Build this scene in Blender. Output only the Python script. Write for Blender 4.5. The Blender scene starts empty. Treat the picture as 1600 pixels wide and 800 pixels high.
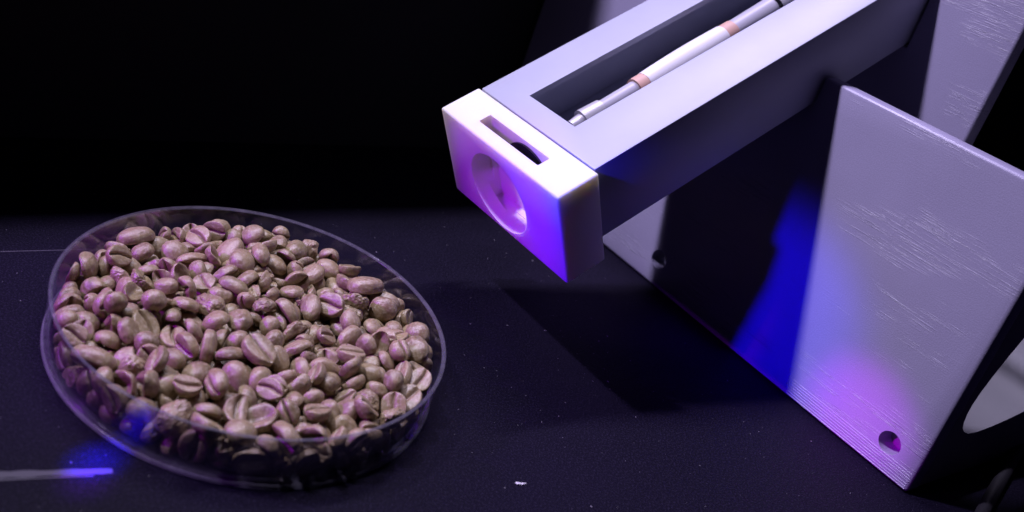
import bpy, bmesh, math, random
from mathutils import Vector, Matrix, Quaternion, noise

# ---------------------------------------------------------------- camera, world, light
sc = bpy.context.scene
COL = sc.collection
MM = 0.001                                   # everything below is laid out in millimetres

PITCH, ROLL = 0.34562, 0.30967
CAM = Vector((26.22198, -196.81869, 137.88413))
f_ = Vector((0, math.cos(PITCH), -math.sin(PITCH))); r_ = Vector((1, 0, 0)); u_ = r_.cross(f_)
R_ = r_ * math.cos(ROLL) + u_ * math.sin(ROLL); U_ = -r_ * math.sin(ROLL) + u_ * math.cos(ROLL)
cd = bpy.data.cameras.new('camera'); cam = bpy.data.objects.new('camera', cd); COL.objects.link(cam)
M = Matrix((R_, U_, -f_)).transposed().to_4x4(); M.translation = CAM * MM
cam.matrix_world = M
cd.sensor_width = 36; cd.lens = 1554.95 / 1600 * 36
cd.shift_x = (800 - 679.74) / 1600; cd.shift_y = (196.95 - 400) / 1600
cd.clip_start = 0.01; cd.clip_end = 20
cd.dof.use_dof = True; cd.dof.focus_distance = 0.255; cd.dof.aperture_fstop = 16
sc.camera = cam

w = bpy.data.worlds.new('World'); sc.world = w; w.use_nodes = True
w.node_tree.nodes['Background'].inputs[0].default_value = (0.36, 0.22, 1.0, 1)
w.node_tree.nodes['Background'].inputs[1].default_value = 0.008

N_ = Vector((0.77523, 0.63167, 0.00000)); E_ = Vector((-0.63167, 0.77523, 0.00000))   # N: away from the dish, square to the bracket; E: along its face
def ne(n, e, z): return N_ * n + E_ * e + Vector((0, 0, z))

def lamp(name, kind, loc, target, power, color, size=None, spot=None, blend=.4):
    d = bpy.data.lights.new(name, kind); o = bpy.data.objects.new(name, d); COL.objects.link(o)
    d.energy = power; d.color = color
    if kind == 'AREA': d.shape = 'DISK'; d.size = size * MM
    else: d.shadow_soft_size = size * MM
    if kind == 'SPOT': d.spot_size = math.radians(spot); d.spot_blend = blend
    o.location = loc * MM
    o.rotation_euler = (target - loc).to_track_quat('-Z', 'Y').to_euler()
    return o
KEY = (0.76, 0.68, 1.0)
k1 = lamp('white_lamp', 'AREA', ne(-343, 240, 670), ne(140, -30, 30), 0.45, KEY, size=40)
k1.data.spread = math.radians(42)
strip_ = lamp('white_strip_lamp', 'AREA', ne(130, 260, 830), ne(30, -10, 10), 6.6, KEY, size=330)
strip_.data.shape = 'RECTANGLE'; strip_.data.size = .40; strip_.data.size_y = .028
z_ = (ne(130, 260, 830) - ne(30, -10, 10)).normalized(); x_ = (N_ - z_ * N_.dot(z_)).normalized()
strip_.rotation_euler = Matrix((x_, z_.cross(x_), z_)).transposed().to_euler()
VIO = (0.32, 0.0, 1.0)
lamp('violet_light', 'SPOT', ne(-110, 3, 97), ne(64, 4, 38), 1.3, VIO, size=4, spot=17, blend=.6)            # on the white end block
lamp('violet_light', 'SPOT', ne(-210, 80, 120), ne(-8, 4, 8), 2.5, (0.40, 0.0, 1.0), size=6, spot=30, blend=.9)   # on the beans
lamp('violet_light', 'SPOT', ne(-190, -3.4, 124), ne(150, -68, 9), 6.5, (0.58, 0.0, 1.0), size=4, spot=6.2, blend=1)  # added spot imitating a violet LED glint on the bracket foot
lamp('blue_light', 'SPOT', ne(-190, -3.4, 124), ne(150, -29, 18), 5.5, (0.01, 0.0, 1.0), size=7, spot=12, blend=.8)
lamp('blue_light', 'SPOT', ne(-150, -60, 150), Vector((-15.2, -48.0, 0)), 60.0, (0.01, 0.0, 1.0), size=3, spot=2.6, blend=.9)  # added narrow beam imitating a blue LED's reflection in the table
lamp('violet_light', 'SPOT', ne(-150, -60, 150), Vector((-14.6, -53.6, 0)), 11.0, (0.30, 0.0, 1.0), size=3, spot=2.6, blend=.9)  # added beam for the violet lower part of that imitated reflection

sc.view_settings.view_transform = 'Standard'; sc.view_settings.look = 'None'
sc.view_settings.exposure = 0; sc.view_settings.gamma = 1
sc.cycles.max_bounces = 10; sc.cycles.transparent_max_bounces = 24
sc.cycles.caustics_reflective = False; sc.cycles.caustics_refractive = False
sc.cycles.use_denoising = True
sc.cycles.sample_clamp_indirect = 4

# ---------------------------------------------------------------- helpers
def finish(name, bm, mat, parent=None, smooth=None, mats=None):
    """bmesh in millimetres -> ONE mesh object in metres"""
    bmesh.ops.recalc_face_normals(bm, faces=bm.faces)
    bm.transform(Matrix.Scale(MM, 4))
    me = bpy.data.meshes.new(name); bm.to_mesh(me); bm.free()
    if smooth is not None:
        for p in me.polygons: p.use_smooth = True
        me.set_sharp_from_angle(angle=math.radians(smooth))
    me.materials.append(mat)
    o = bpy.data.objects.new(name, me); COL.objects.link(o)
    if parent is not None: o.parent = parent
    return o
def thing(name, label, cat, loc=(0, 0, 0), group=None):
    o = bpy.data.objects.new(name, None); COL.objects.link(o); o.location = Vector(loc) * MM
    o.empty_display_size = .01
    return tag(o, label, cat, group)
def tag(o, label, cat, group=None, kind=None):
    if label: o['label'] = label
    if cat: o['category'] = cat
    if group: o['group'] = group
    if kind: o['kind'] = kind
    return o
def keep(o, parent):                        # parent without moving
    o.parent = parent; o.matrix_parent_inverse = Matrix.Translation(-parent.location)
    return o
def box_bm(a, b, bevel=0, seg=2, bm=None):
    bm = bm or bmesh.new()
    r = bmesh.ops.create_cube(bm, size=1)
    vs = r['verts']
    for v in vs:
        v.co = Vector([a[i] + (b[i] - a[i]) * (v.co[i] + .5) for i in range(3)])
    if bevel:
        es = list({e for v in vs for e in v.link_edges})
        bmesh.ops.bevel(bm, geom=es, offset=bevel, segments=seg, affect='EDGES', profile=.5)
    return bm
def cyl_bm(r, p0, p1, seg=48, r2=None, bm=None):
    bm = bm or bmesh.new(); p0 = Vector(p0); p1 = Vector(p1)
    res = bmesh.ops.create_cone(bm, cap_ends=True, segments=seg, radius1=r, radius2=r if r2 is None else r2, depth=(p1 - p0).length)
    q = (p1 - p0).to_track_quat('Z', 'Y').to_matrix().to_4x4()
    bmesh.ops.transform(bm, matrix=Matrix.Translation((p0 + p1) / 2) @ q, verts=res['verts'])
    return bm
def boolean(bm, cutters):
    """subtract the cutter bmeshes from bm (exact)"""
    def tmp(b):
        bmesh.ops.recalc_face_normals(b, faces=b.faces)
        me = bpy.data.meshes.new('tmp'); b.to_mesh(me); b.free()
        o = bpy.data.objects.new('tmp', me); COL.objects.link(o); return o
    o = tmp(bm); cs = [tmp(c) for c in cutters]
    for c in cs:
        m = o.modifiers.new('b', 'BOOLEAN'); m.operation = 'DIFFERENCE'; m.solver = 'EXACT'; m.object = c
    dg = bpy.context.evaluated_depsgraph_get(); dg.update()
    me = bpy.data.meshes.new_from_object(o.evaluated_get(dg))
    out = bmesh.new(); out.from_mesh(me)
    for x in [o] + cs: bpy.data.meshes.remove(x.data)
    bpy.data.meshes.remove(me)
    return out
def tube_bm(pts, radii, seg=20, bm=None, cap=True):
    bm = bm or bmesh.new(); pts = [Vector(p) for p in pts]; rings = []
    for i, p in enumerate(pts):
        t = (pts[min(i + 1, len(pts) - 1)] - pts[max(i - 1, 0)]).normalized()
        a = t.cross(Vector((0, 0, 1))).normalized(); b = a.cross(t)
        r = radii[i] if isinstance(radii, (list, tuple)) else radii
        rings.append([bm.verts.new(p + (a * math.cos(k * 2 * math.pi / seg) + b * math.sin(k * 2 * math.pi / seg)) * r) for k in range(seg)])
    for i in range(len(rings) - 1):
        for k in range(seg):
            bm.faces.new((rings[i][k], rings[i][(k + 1) % seg], rings[i + 1][(k + 1) % seg], rings[i + 1][k]))
    if cap: bm.faces.new(rings[0][::-1]); bm.faces.new(rings[-1])
    return bm
def lathe_bm(profile, seg=160):
    """closed profile [(r, z)] turned about z"""
    bm = bmesh.new(); rings = []
    for r, z in profile:
        rings.append([bm.verts.new((r * math.cos(k * 2 * math.pi / seg), r * math.sin(k * 2 * math.pi / seg), z)) for k in range(seg)])
    n = len(rings)
    for i in range(n):
        a, b = rings[i], rings[(i + 1) % n]
        for k in range(seg): bm.faces.new((a[k], a[(k + 1) % seg], b[(k + 1) % seg], b[k]))
    return bm

# ---------------------------------------------------------------- materials
class NT:
    def __init__(s, name):
        s.m = bpy.data.materials.new(name); s.m.use_nodes = True; s.t = s.m.node_tree; s.b = s.t.nodes['Principled BSDF']
    def n(s, kind, **kw):
        x = s.t.nodes.new('ShaderNode' + kind)
        for k, v in kw.items():
            if k in x.inputs: x.inputs[k].default_value = v
            else: setattr(x, k, v)
        return x
    def l(s, a, b): s.t.links.new(a, b)
    def coord(s, scale=(1, 1, 1), rot=(0, 0, 0), out='Object'):
        """object coordinates in millimetres, then scaled"""
        tc = s.n('TexCoord'); mp = s.n('Mapping'); mp.inputs['Scale'].default_value = [c * 1000 for c in scale]
        mp.inputs['Rotation'].default_value = rot
        s.l(tc.outputs[out], mp.inputs['Vector']); return mp.outputs['Vector']
    def noise(s, vec, scale=1, detail=4, rough=.55):
        x = s.n('TexNoise'); x.inputs['Scale'].default_value = scale; x.inputs['Detail'].default_value = detail; x.inputs['Roughness'].default_value = rough
        s.l(vec, x.inputs['Vector']); return x.outputs['Fac']
    def ramp(s, fac, stops):
        x = s.n('ValToRGB'); e = x.color_ramp.elements
        while len(e) < len(stops): e.new(.5)
        for i, (p, c) in enumerate(stops): e[i].position = p; e[i].color = (c, c, c, 1) if isinstance(c, (int, float)) else (*c, 1)
        s.l(fac, x.inputs['Fac']); return x.outputs['Color']
    def mix(s, fac, a, b):
        x = s.n('MixRGB')
        for i, v in ((0, fac), (1, a), (2, b)):
            if hasattr(v, 'links'): s.l(v, x.inputs[i])
            else: x.inputs[i].default_value = v if i == 0 else (*v, 1)
        return x.outputs[0]
    def math(s, op, a, b=0.0):
        x = s.n('Math', operation=op)
        for i, v in ((0, a), (1, b)):
            if hasattr(v, 'links'): s.l(v, x.inputs[i])
            else: x.inputs[i].default_value = v
        return x.outputs[0]
    def bump(s, h, strength, dist_mm, prev=None):
        x = s.n('Bump'); x.inputs['Strength'].default_value = strength; x.inputs['Distance'].default_value = dist_mm * MM
        s.l(h, x.inputs['Height'])
        if prev: s.l(prev, x.inputs['Normal'])
        return x.outputs[0]
    def set(s, **kw):
        for k, v in kw.items():
            k = k.replace('_', ' ')
            if hasattr(v, 'links'): s.l(v, s.b.inputs[k])
            else: s.b.inputs[k].default_value = (*v, 1) if isinstance(v, tuple) and len(v) == 3 and 'Color' in k else v
        return s.m

def mat_table():
    t = NT('black_table'); v = t.coord()
    big = t.noise(v, .02, 4); fine = t.noise(v, 2.2, 3, .7); mid = t.noise(v, .5, 4, .6)
    vor = t.n('TexVoronoi'); vor.inputs['Scale'].default_value = .35; t.l(v, vor.inputs['Vector'])
    fleck = t.math('MULTIPLY', t.math('LESS_THAN', vor.outputs['Distance'], .05), t.math('GREATER_THAN', mid, .54))
    base = t.mix(t.ramp(big, [(.3, 0.), (.7, 1.)]), (.0022, .0015, .0058), (.0040, .0027, .0100))
    base = t.mix(t.ramp(fine, [(.5, 0.), (.68, .6)]), base, (.028, .023, .048))
    col = t.mix(t.math('MULTIPLY', fleck, .7), base, (.25, .24, .26))
    nb = t.bump(fine, .55, .18); nb = t.bump(mid, .35, .3, nb)
    return t.set(Base_Color=col, Roughness=t.ramp(big, [(.3, .52), (.7, .66)]), Normal=nb, Specular_IOR_Level=.07)
def mat_print(name, col, rough, along, across, amount=1.0):
    """printed, painted plate: fine ridges that run along the plate and break up"""
    t = NT(name); v = t.coord(scale=(along, along, across)); v2 = t.coord()
    ridge = t.noise(v, 1.0, 3, .6); grain = t.noise(v2, 3.0, 2, .6); cloud = t.noise(v2, .05, 3)
    patch = t.ramp(t.noise(t.coord(scale=(.02, .02, .06)), 1.0, 3, .6), [(.5, .0), (.68, 1.)])
    sharp = t.math('MULTIPLY', t.ramp(ridge, [(.56, 0.), (.66, 1.)]), patch)     # sparse raised threads
    nb = t.bump(ridge, .14 * amount, .15); nb = t.bump(sharp, .9 * amount, .16, nb); nb = t.bump(grain, .5, .09, nb)
    rough = t.math('SUBTRACT', rough + .06, t.math('MULTIPLY', sharp, .16))
    c = t.mix(t.ramp(cloud, [(.3, 0.), (.7, 1.)]), tuple(x * .92 for x in col), col)
    c = t.mix(t.ramp(grain, [(.42, 0.), (.7, .5)]), c, tuple(min(1, x * 1.25) for x in col))
    return t.set(Base_Color=c, Roughness=rough, Normal=nb)
def mat_satin(name, col, rough, metal=0.0, grain=.04):
    t = NT(name); v = t.coord(); g = t.noise(v, 2.5, 3, .6); c = t.noise(v, .06, 3)
    return t.set(Base_Color=t.mix(t.ramp(c, [(.3, 0.), (.7, 1.)]), tuple(x * .93 for x in col), col), Metallic=metal,
                 Roughness=t.math('ADD', rough, t.math('MULTIPLY', g, .12)), Normal=t.bump(g, .3, grain))
def mat_resin():
    t = NT('white_resin'); v = t.coord(); g = t.noise(v, 2.0, 3); lay = t.noise(t.coord(scale=(.05, .05, 5)), 1, 2)
    t.set(Base_Color=t.mix(g, (.70, .68, .62), (.76, .74, .68)), Roughness=.48, Normal=t.bump(g, .25, .05, t.bump(lay, .15, .05)))
    return t.set(Subsurface_Weight=.5, Subsurface_Radius=(1.0, .85, .45), Subsurface_Scale=.006)
def mat_clear():
    """thin clear plastic: see-through with a glossy skin that grows towards grazing angles, faintly scuffed"""
    t = NT('clear_plastic'); v = t.coord()
    tr = t.n('BsdfTransparent'); tr.inputs['Color'].default_value = (.93, .92, .95, 1)
    gl = t.n('BsdfGlossy'); gl.inputs['Roughness'].default_value = .09; gl.inputs['Color'].default_value = (.9, .9, .95, 1)
    df = t.n('BsdfDiffuse'); df.inputs['Color'].default_value = (.7, .7, .74, 1)
    fr = t.n('Fresnel'); fr.inputs['IOR'].default_value = 1.48
    sn = t.noise(v, .7, 5, .7)
    m1 = t.n('MixShader'); t.l(t.ramp(sn, [(.5, .0), (.9, .012)]), m1.inputs[0]); t.l(tr.outputs[0], m1.inputs[1]); t.l(df.outputs[0], m1.inputs[2])
    m2 = t.n('MixShader'); t.l(t.math('MULTIPLY', fr.outputs[0], .42), m2.inputs[0]); t.l(m1.outputs[0], m2.inputs[1]); t.l(gl.outputs[0], m2.inputs[2])
    t.l(m2.outputs[0], t.t.nodes['Material Output'].inputs['Surface']); return t.m
def mat_rim(name='milky_plastic_edge', lo=.04, hi=.11):
    """the thick moulded edges of the dish, where the plastic looks milky"""
    t = NT(name); v = t.coord()
    tr = t.n('BsdfTransparent'); tr.inputs['Color'].default_value = (.9, .9, .93, 1)
    b = t.b; b.inputs['Base Color'].default_value = (.55, .55, .6, 1); b.inputs['Roughness'].default_value = .16
    m = t.n('MixShader'); t.l(t.ramp(t.noise(v, .4, 5, .7), [(.3, lo), (.75, hi)]), m.inputs[0]); t.l(tr.outputs[0], m.inputs[1]); t.l(b.outputs[0], m.inputs[2])
    t.l(m.outputs[0], t.t.nodes['Material Output'].inputs['Surface']); return t.m
def mat_bean():
    t = NT('green_coffee_bean'); tc = t.n('TexCoord'); oi = t.n('ObjectInfo')
    mp = t.n('Mapping'); mp.inputs['Scale'].default_value = (1000, 1000, 1000); t.l(tc.outputs['Object'], mp.inputs['Vector'])
    off = t.n('VectorMath', operation='MULTIPLY_ADD'); t.l(oi.outputs['Random'], off.inputs[0]); off.inputs[1].default_value = (91, 57, 33); t.l(mp.outputs[0], off.inputs[2])
    v = off.outputs[0]
    sep = t.n('SeparateXYZ'); t.l(mp.outputs[0], sep.inputs[0])
    big = t.noise(v, .22, 3); fib = t.noise(v, 1.1, 5, .65); fine = t.noise(v, 3.5, 3, .65)
    st = t.n('Mapping'); st.inputs['Scale'].default_value = (.35, 1.6, 1.6); t.l(v, st.inputs['Vector']); wr = t.noise(st.outputs[0], .9, 4, .6)
    hue = t.ramp(oi.outputs['Random'], [(0, (.16, .12, .055)), (.2, (.28, .205, .11)), (.4, (.21, .175, .075)), (.6, (.31, .225, .125)), (.8, (.18, .125, .065)), (1, (.36, .28, .165))])
    c = t.mix(t.ramp(big, [(.38, 0.), (.62, .7)]), hue, (.36, .285, .14))
    c = t.mix(t.ramp(fib, [(.5, 0.), (.66, .75)]), c, (.50, .42, .30))          # silver skin
    c = t.mix(t.ramp(wr, [(.30, .75), (.5, 0.)]), c, (.24, .17, .10))          # dry wrinkles
    c = t.mix(t.ramp(fine, [(.30, .75), (.42, 0.)]), c, (.17, .12, .07))
    cut = t.n('Attribute'); cut.attribute_name = 'cut'
    c = t.mix(t.math('MULTIPLY', cut.outputs['Fac'], .7), c, (.14, .085, .05))  # brown skin in the centre cut
    nb = t.bump(wr, .45, .25); nb = t.bump(fib, .5, .16, nb); nb = t.bump(fine, .7, .09, nb)
    t.set(Base_Color=c, Roughness=t.ramp(fib, [(.3, .24), (.7, .44)]), Normal=nb, Specular_IOR_Level=.75)
    return t.set(Subsurface_Weight=.12, Subsurface_Radius=(1., .6, .3), Subsurface_Scale=.0008)

T_TABLE = mat_table()
T_WALL = mat_satin('black_felt', (.006, .006, .007), .9)
T_PLATE = mat_print('grey_printed_plate', (.31, .285, .42), .30, .075, 4.2)
T_PLATE_DARK = mat_satin('grey_paint_inside', (.30, .30, .32), .5)
T_ARM = mat_satin('pale_grey_paint', (.39, .40, .50), .38)
T_ARM_IN = mat_satin('grey_paint_lining', (.39, .40, .50), .5)
T_RESIN = mat_resin()
T_CLEAR = mat_clear(); T_RIM = mat_rim(); T_FOOT = mat_rim('milky_plastic_foot', .09, .2)
T_BEAN = mat_bean()
T_WHITE = mat_satin('white_sleeve', (.70, .69, .72), .4)
T_LILAC = mat_satin('grey_sleeve', (.42, .41, .48), .35)
T_COPPER = mat_satin('copper_tape', (.55, .34, .28), .5, .0)
T_FOIL = mat_satin('silver_foil', (.55, .54, .58), .38, .4, .3)
T_BLACK = mat_satin('black_rubber', (.014, .013, .017), .5)
T_DARK = mat_satin('dark_gloss', (.01, .01, .014), .12, 0, .005)
T_LINE = mat_satin('worn_grey_line', (.055, .05, .066), .6, 0, .2)
T_LINT = mat_satin('white_lint', (.75, .74, .78), .8)

# ---------------------------------------------------------------- setting
bm = box_bm((-700, -500, -30), (900, 1000, 0)); tb = finish('table', bm, T_TABLE); tag(tb, 'black grainy table top under the dish and the bracket', None, kind='structure')

FR = Matrix((N_, E_, Vector((0, 0, 1)))).transposed().to_4x4()       # bracket frame: x = N, y = E, z = up
bm = box_bm((-420, 107, 0.2), (700, 115, 198), .6); bm.transform(FR)
wl = finish('wall', bm, T_WALL); tag(wl, 'black felt enclosure wall standing behind the dish', None, kind='structure')

def strip(p, q, w0, w1, h, seed):
    """a thin worn line on the table: ragged edges, real thickness"""
    r = random.Random(seed); bm = bmesh.new(); p = Vector(p); q = Vector(q); d = (q - p).normalized(); s = Vector((-d.y, d.x, 0)); rows = []
    K = 26
    for i in range(K + 1):
        c = p.lerp(q, i / K); w = (w0 + (w1 - w0) * i / K) * r.uniform(.82, 1.12) / 2
        rows.append([bm.verts.new(c + s * k * w + Vector((0, 0, z))) for k, z in ((-1, .004), (-.8, h), (.8, h), (1, .004))])
    for a, b in zip(rows, rows[1:]):
        for k in range(3): bm.faces.new((a[k], a[k + 1], b[k + 1], b[k]))
        bm.faces.new((a[3], a[0], b[0], b[3]))
    bm.faces.new(rows[0]); bm.faces.new(rows[-1][::-1])
    return bm
o = thing('tape_line', 'worn grey double line on the black table in front of the dish', 'tape', (-30, -57, 0))
keep(finish('wide_line', strip((-52, -70.5, 0), (-11.5, -49.0, 0), 1.9, 1.5, .06, 1), T_LINE), o)
keep(finish('narrow_line', strip((-52, -72.3, 0), (-14, -51.6, 0), .8, .3, .06, 2), T_LINE), o)
tag(finish('scratch', strip((-64, 7.5, 0), (-47, 20.5, 0), .35, .2, .03, 3), T_LINE), 'thin pale scratch on the black table behind the dish', 'scratch')

r = random.Random(4); bm = bmesh.new()
for k in range(300):
    x, y = r.uniform(-75, 190), r.uniform(-80, 110)
    if math.hypot(x, y) < 47: continue
    s = r.choice((.08, .09, .1, .12, .2)); a = r.uniform(0, 3.14); l = r.choice((1, 1, 1.6, 3))
    q = bmesh.ops.create_icosphere(bm, subdivisions=1, radius=s)['verts']
    bmesh.ops.transform(bm, matrix=Matrix.Translation((x, y, s * .3)) @ Matrix.Rotation(a, 4, 'Z') @ Matrix.Diagonal((l, .7, .5, 1)), verts=q)
tag(finish('dust', bm, T_LINT if False else mat_satin('grey_dust', (.22, .21, .24), .8)), 'pale dust specks scattered over the black table', 'dust', kind='stuff')
bm = bmesh.new()
for (dx, dy, s, sx) in ((0, 0, .42, 1.5), (.8, .35, .36, 1.3), (-.5, .05, .3, 1.2), (1.4, .8, .2, 1.8)):
    q = bmesh.ops.create_icosphere(bm, subdivisions=2, radius=s)['verts']
    for v in q: v.co *= 1 + .5 * noise.noise(v.co * 6 + Vector((dx * 9, 0, 0)))
    bmesh.ops.transform(bm, matrix=Matrix.Translation((67.3 + dx, -16.5 + dy, s * .45)) @ Matrix.Rotation(.55, 4, 'Z') @ Matrix.Diagonal((sx, .8, .6, 1)), verts=q)
tag(finish('lint_fleck', bm, T_LINT, smooth=60), 'white fleck of lint alone on the black table front', 'lint')

# ---------------------------------------------------------------- bracket (bracket frame: n, s, z)
br = thing('support_bracket', 'grey printed hollow bracket with wide ridged face carrying the arm', 'bracket', ne(150, 5, 0))
def bpart(name, bm, mat, smooth=35):
    bm.transform(FR); return keep(finish(name, bm, mat, smooth=smooth), br)
def local(o):                                # object axes along the bracket so that its ridges follow its face
    mw = FR.copy()
    o.data.transform(mw.inverted()); o.parent = br; o.matrix_parent_inverse = Matrix.Translation(-br.location)
    o.matrix_basis = mw
    return o
BX = (150.0, 156.5)
fp = boolean(box_bm((BX[0], -86.9, .3), (BX[1], 104, 87), 1.1, 3),
             [cyl_bm(3.1, (BX[0] - 5, s, z), (BX[1] + 5, s, z), 40) for s, z in ((-77.6, 9), (11, 9.4), (96, 9))] + [box_bm((140, -16.6, 77.9), (170, 32.0, 95))])
fo = local(bpart('front_plate', fp, T_PLATE, 30))
# shallow ridges along the foot of the face
bm = bmesh.new()
rr = random.Random(3)
for k in range(7):
    z = .9 + k * .78; box_bm((BX[0] - .05, -86.2 + rr.uniform(0, .3), z), (BX[0] + .3, -25 - rr.uniform(0, 14), z + .34), .1, 1, bm)
rid = local(bpart('layer_ridges', bm, T_PLATE, 30))
def opening(x0, x1):
    pts = [(161.0, 28), (161.6, 22), (164.5, 17.5), (171, 15.2), (186, 15.9), (204, 18.5), (209, 24), (210, 40), (206, 60), (196, 68), (182, 66), (172, 52), (164.5, 38)]
    P = []
    for i in range(len(pts)):                # one corner-cutting pass rounds the outline
        a, b = Vector(pts[i]), Vector(pts[(i + 1) % len(pts)]); P += [a.lerp(b, .25), a.lerp(b, .75)]
    bm = bmesh.new(); A = [bm.verts.new((p.x, x0, p.y)) for p in P]; B = [bm.verts.new((p.x, x1, p.y)) for p in P]
    bm.faces.new(A); bm.faces.new(B[::-1])
    for i in range(len(P)): j = (i + 1) % len(P); bm.faces.new((A[i], B[i], B[j], A[j]))
    return bm
for s0, s1 in ((-86.4, -72), (98.5, 103.5)):
    sw = boolean(box_bm((BX[1] + .003, s0, .3), (216, s1, 80), .5), [opening(s0 - 5, s1 + 5)])
    local(bpart('side_wall', sw, T_PLATE_DARK, 30))
local(bpart('rear_wall', box_bm((216.003, -86.4, .3), (222, 103.5, 52), .8), T_PLATE_DARK))
rp = boolean(box_bm((185, -43.5, .3), (191, 48, 152), .9, 3), [box_bm((180, -15.6, 98.6), (196, 33.2, 160))])
local(bpart('rear_plate', rp, T_PLATE, 30))

# ---------------------------------------------------------------- probe arm (arm frame: x = along, y = across, z = up)
AX = Vector((0.64743, 0.56486, 0.51162)); SD = Vector((0.65742, -0.75352, 0.00000)); UP = Vector((-0.38552, -0.33635, 0.85921)); A0 = Vector((35.17419, 65.26736, 58.15260))
AF = Matrix((AX, SD, UP)).transposed().to_4x4(); AF = AF @ Matrix.Scale(1.035, 4); AF.translation = A0
ARM = thing('sensor_probe', 'pale grey square arm with white end block tilted down towards the beans', 'probe', A0)
def apart(name, bm, mat, smooth=35, par=None):
    o = finish(name, bm, mat, smooth=smooth)
    mw = AF.copy(); mw.translation = AF.translation * MM
    if par is None: par = ARM
    return o, mw
def put(o, mw, par):
    o.parent = par; o.matrix_parent_inverse = Matrix.Translation(-ARM.location); o.matrix_basis = mw
    return o
W, H, LEN = 45.5, 22.8, 250
hb = boolean(box_bm((0, 0, -H), (LEN, W, 0), .45, 2),
             [box_bm((2.2, 2.2, -H + 2.2), (LEN - 2, W - 2.2, -1.8)), box_bm((7, 11.8, -3), (LEN - 6, 30.0, 3))])
put(*apart('housing', hb, T_ARM, 30), ARM)
lin = box_bm((2.6, 2.6, -H + 2.203), (LEN - 4, W - 2.6, -H + 2.9))
put(*apart('lining_floor', lin, T_ARM_IN), ARM)
put(*apart('lining_wall', box_bm((2.6, 2.203, -H + 2.95), (LEN - 4, 2.8, -1.85)), T_ARM_IN), ARM)
put(*apart('lining_wall', box_bm((2.6, W - 2.8, -H + 2.95), (LEN - 4, W - 2.203, -1.85)), T_ARM_IN), ARM)
put(*apart('lining_end', box_bm((2.203, 2.9, -H + 2.95), (2.55, W - 2.9, -1.85)), T_ARM_IN), ARM)
cb = boolean(box_bm((-12.8, -.4, -28.2), (-.5, 47.6, .35), .55, 3),
             [cyl_bm(11.6, (-14, 21.8, -15.4), (-7, 21.8, -15.4), 72), box_bm((-8.9, 11.4, -26.6), (-5.3, 35.4, 3), .35, 2)])
put(*apart('end_block', cb, T_RESIN, 30), ARM)

put(*apart('lens', cyl_bm(9.2, (-5.75, 26.5, -10.4), (-5.303, 26.5, -10.4), 56), T_DARK), ARM)  # added dark disc imitating the dark arc of the hole behind the slot

# ---------------------------------------------------------------- cable lying in the arm's slot
cab = thing('probe_cable', 'thin white and grey cable with copper bands lying in the arm slot', 'cable', A0)
def cpos(a):
    t = a / 85
    return Vector((a, 25.0 - 2.3 * t + .5 * math.sin(t * 6), -4.9 + .7 * math.sin(t * 5.2 + .4)))
def seg(name, a0, a1, r0, r1, mat, n=14, bulge=0):
    pts = [cpos(a0 + (a1 - a0) * i / n) for i in range(n + 1)]
    rad = [r0 + (r1 - r0) * i / n + bulge * math.sin(math.pi * i / n) for i in range(n + 1)]
    o, mw = apart(name, tube_bm(pts, rad), mat, 40); put(o, mw, cab); return o
seg('foil_tip', 9.5, 13.5, 1.6, 2.0, T_FOIL, 6)
seg('foil_collar', 13.0, 19.5, 2.9, 2.6, T_FOIL, 8)
seg('thin_sheath', 19.2, 31.8, 2.1, 2.2, T_LILAC)
seg('copper_band', 31.5, 35.2, 2.9, 2.9, T_COPPER, 4)
seg('white_sleeve', 35.0, 65.3, 3.0, 3.3, T_WHITE, 18, .3)
seg('copper_band', 65.0, 69.3, 3.15, 3.15, T_COPPER, 4)
seg('grey_sleeve', 69.1, 85.2, 2.9, 3.2, T_LILAC, 12)
seg('dark_band', 85.0, 86.2, 3.5, 3.5, T_DARK, 3)
seg('foil_collar', 86.1, 108, 3.4, 3.4, T_FOIL, 8)
seg('thin_sheath', 107, 230, 2.2, 2.2, T_LILAC, 24)

p0, p1 = Vector((150, -33, 1.75)), Vector((300, 184, 1.75)); sd = Vector((p1.y - p0.y, p0.x - p1.x, 0)).normalized()
bm = tube_bm([p0.lerp(p1, i / 40) + sd * .3 * math.sin(i * .42) for i in range(41)], 1.7, 24)
tag(finish('black_cable', bm, T_BLACK, smooth=50), 'black cable lying on the table beside the bracket', 'cable')

# ---------------------------------------------------------------- dish
dish = thing('petri_dish', 'clear shallow round plastic dish filled with green coffee beans', 'dish')
H_ = 12.57; 
wall = [(44.55, 1.15), (44.95, H_ - .5), (44.15, H_ - .5), (43.75, 1.15)]
keep(finish('dish_wall', lathe_bm(wall), T_CLEAR, smooth=40), dish)
rim = [(44.95, H_ - .5), (45.1, H_ - .35), (45.12, H_ - .1), (45.0, H_), (44.5, H_), (44.35, H_ - .1), (44.15, H_ - .5)]
keep(finish('rim', lathe_bm(rim), T_RIM, smooth=50), dish)
foot = [(44.6, .1), (44.95, .3), (45.0, .8), (44.8, 1.1), (44.55, 1.15), (43.75, 1.15), (43.3, .9), (43.2, .1)]
keep(finish('foot_ring', lathe_bm(foot), T_FOOT, smooth=50), dish)
keep(finish('dish_floor', cyl_bm(43.25, (0, 0, .5), (0, 0, 1.1), 128), T_CLEAR, smooth=40), dish)

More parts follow.
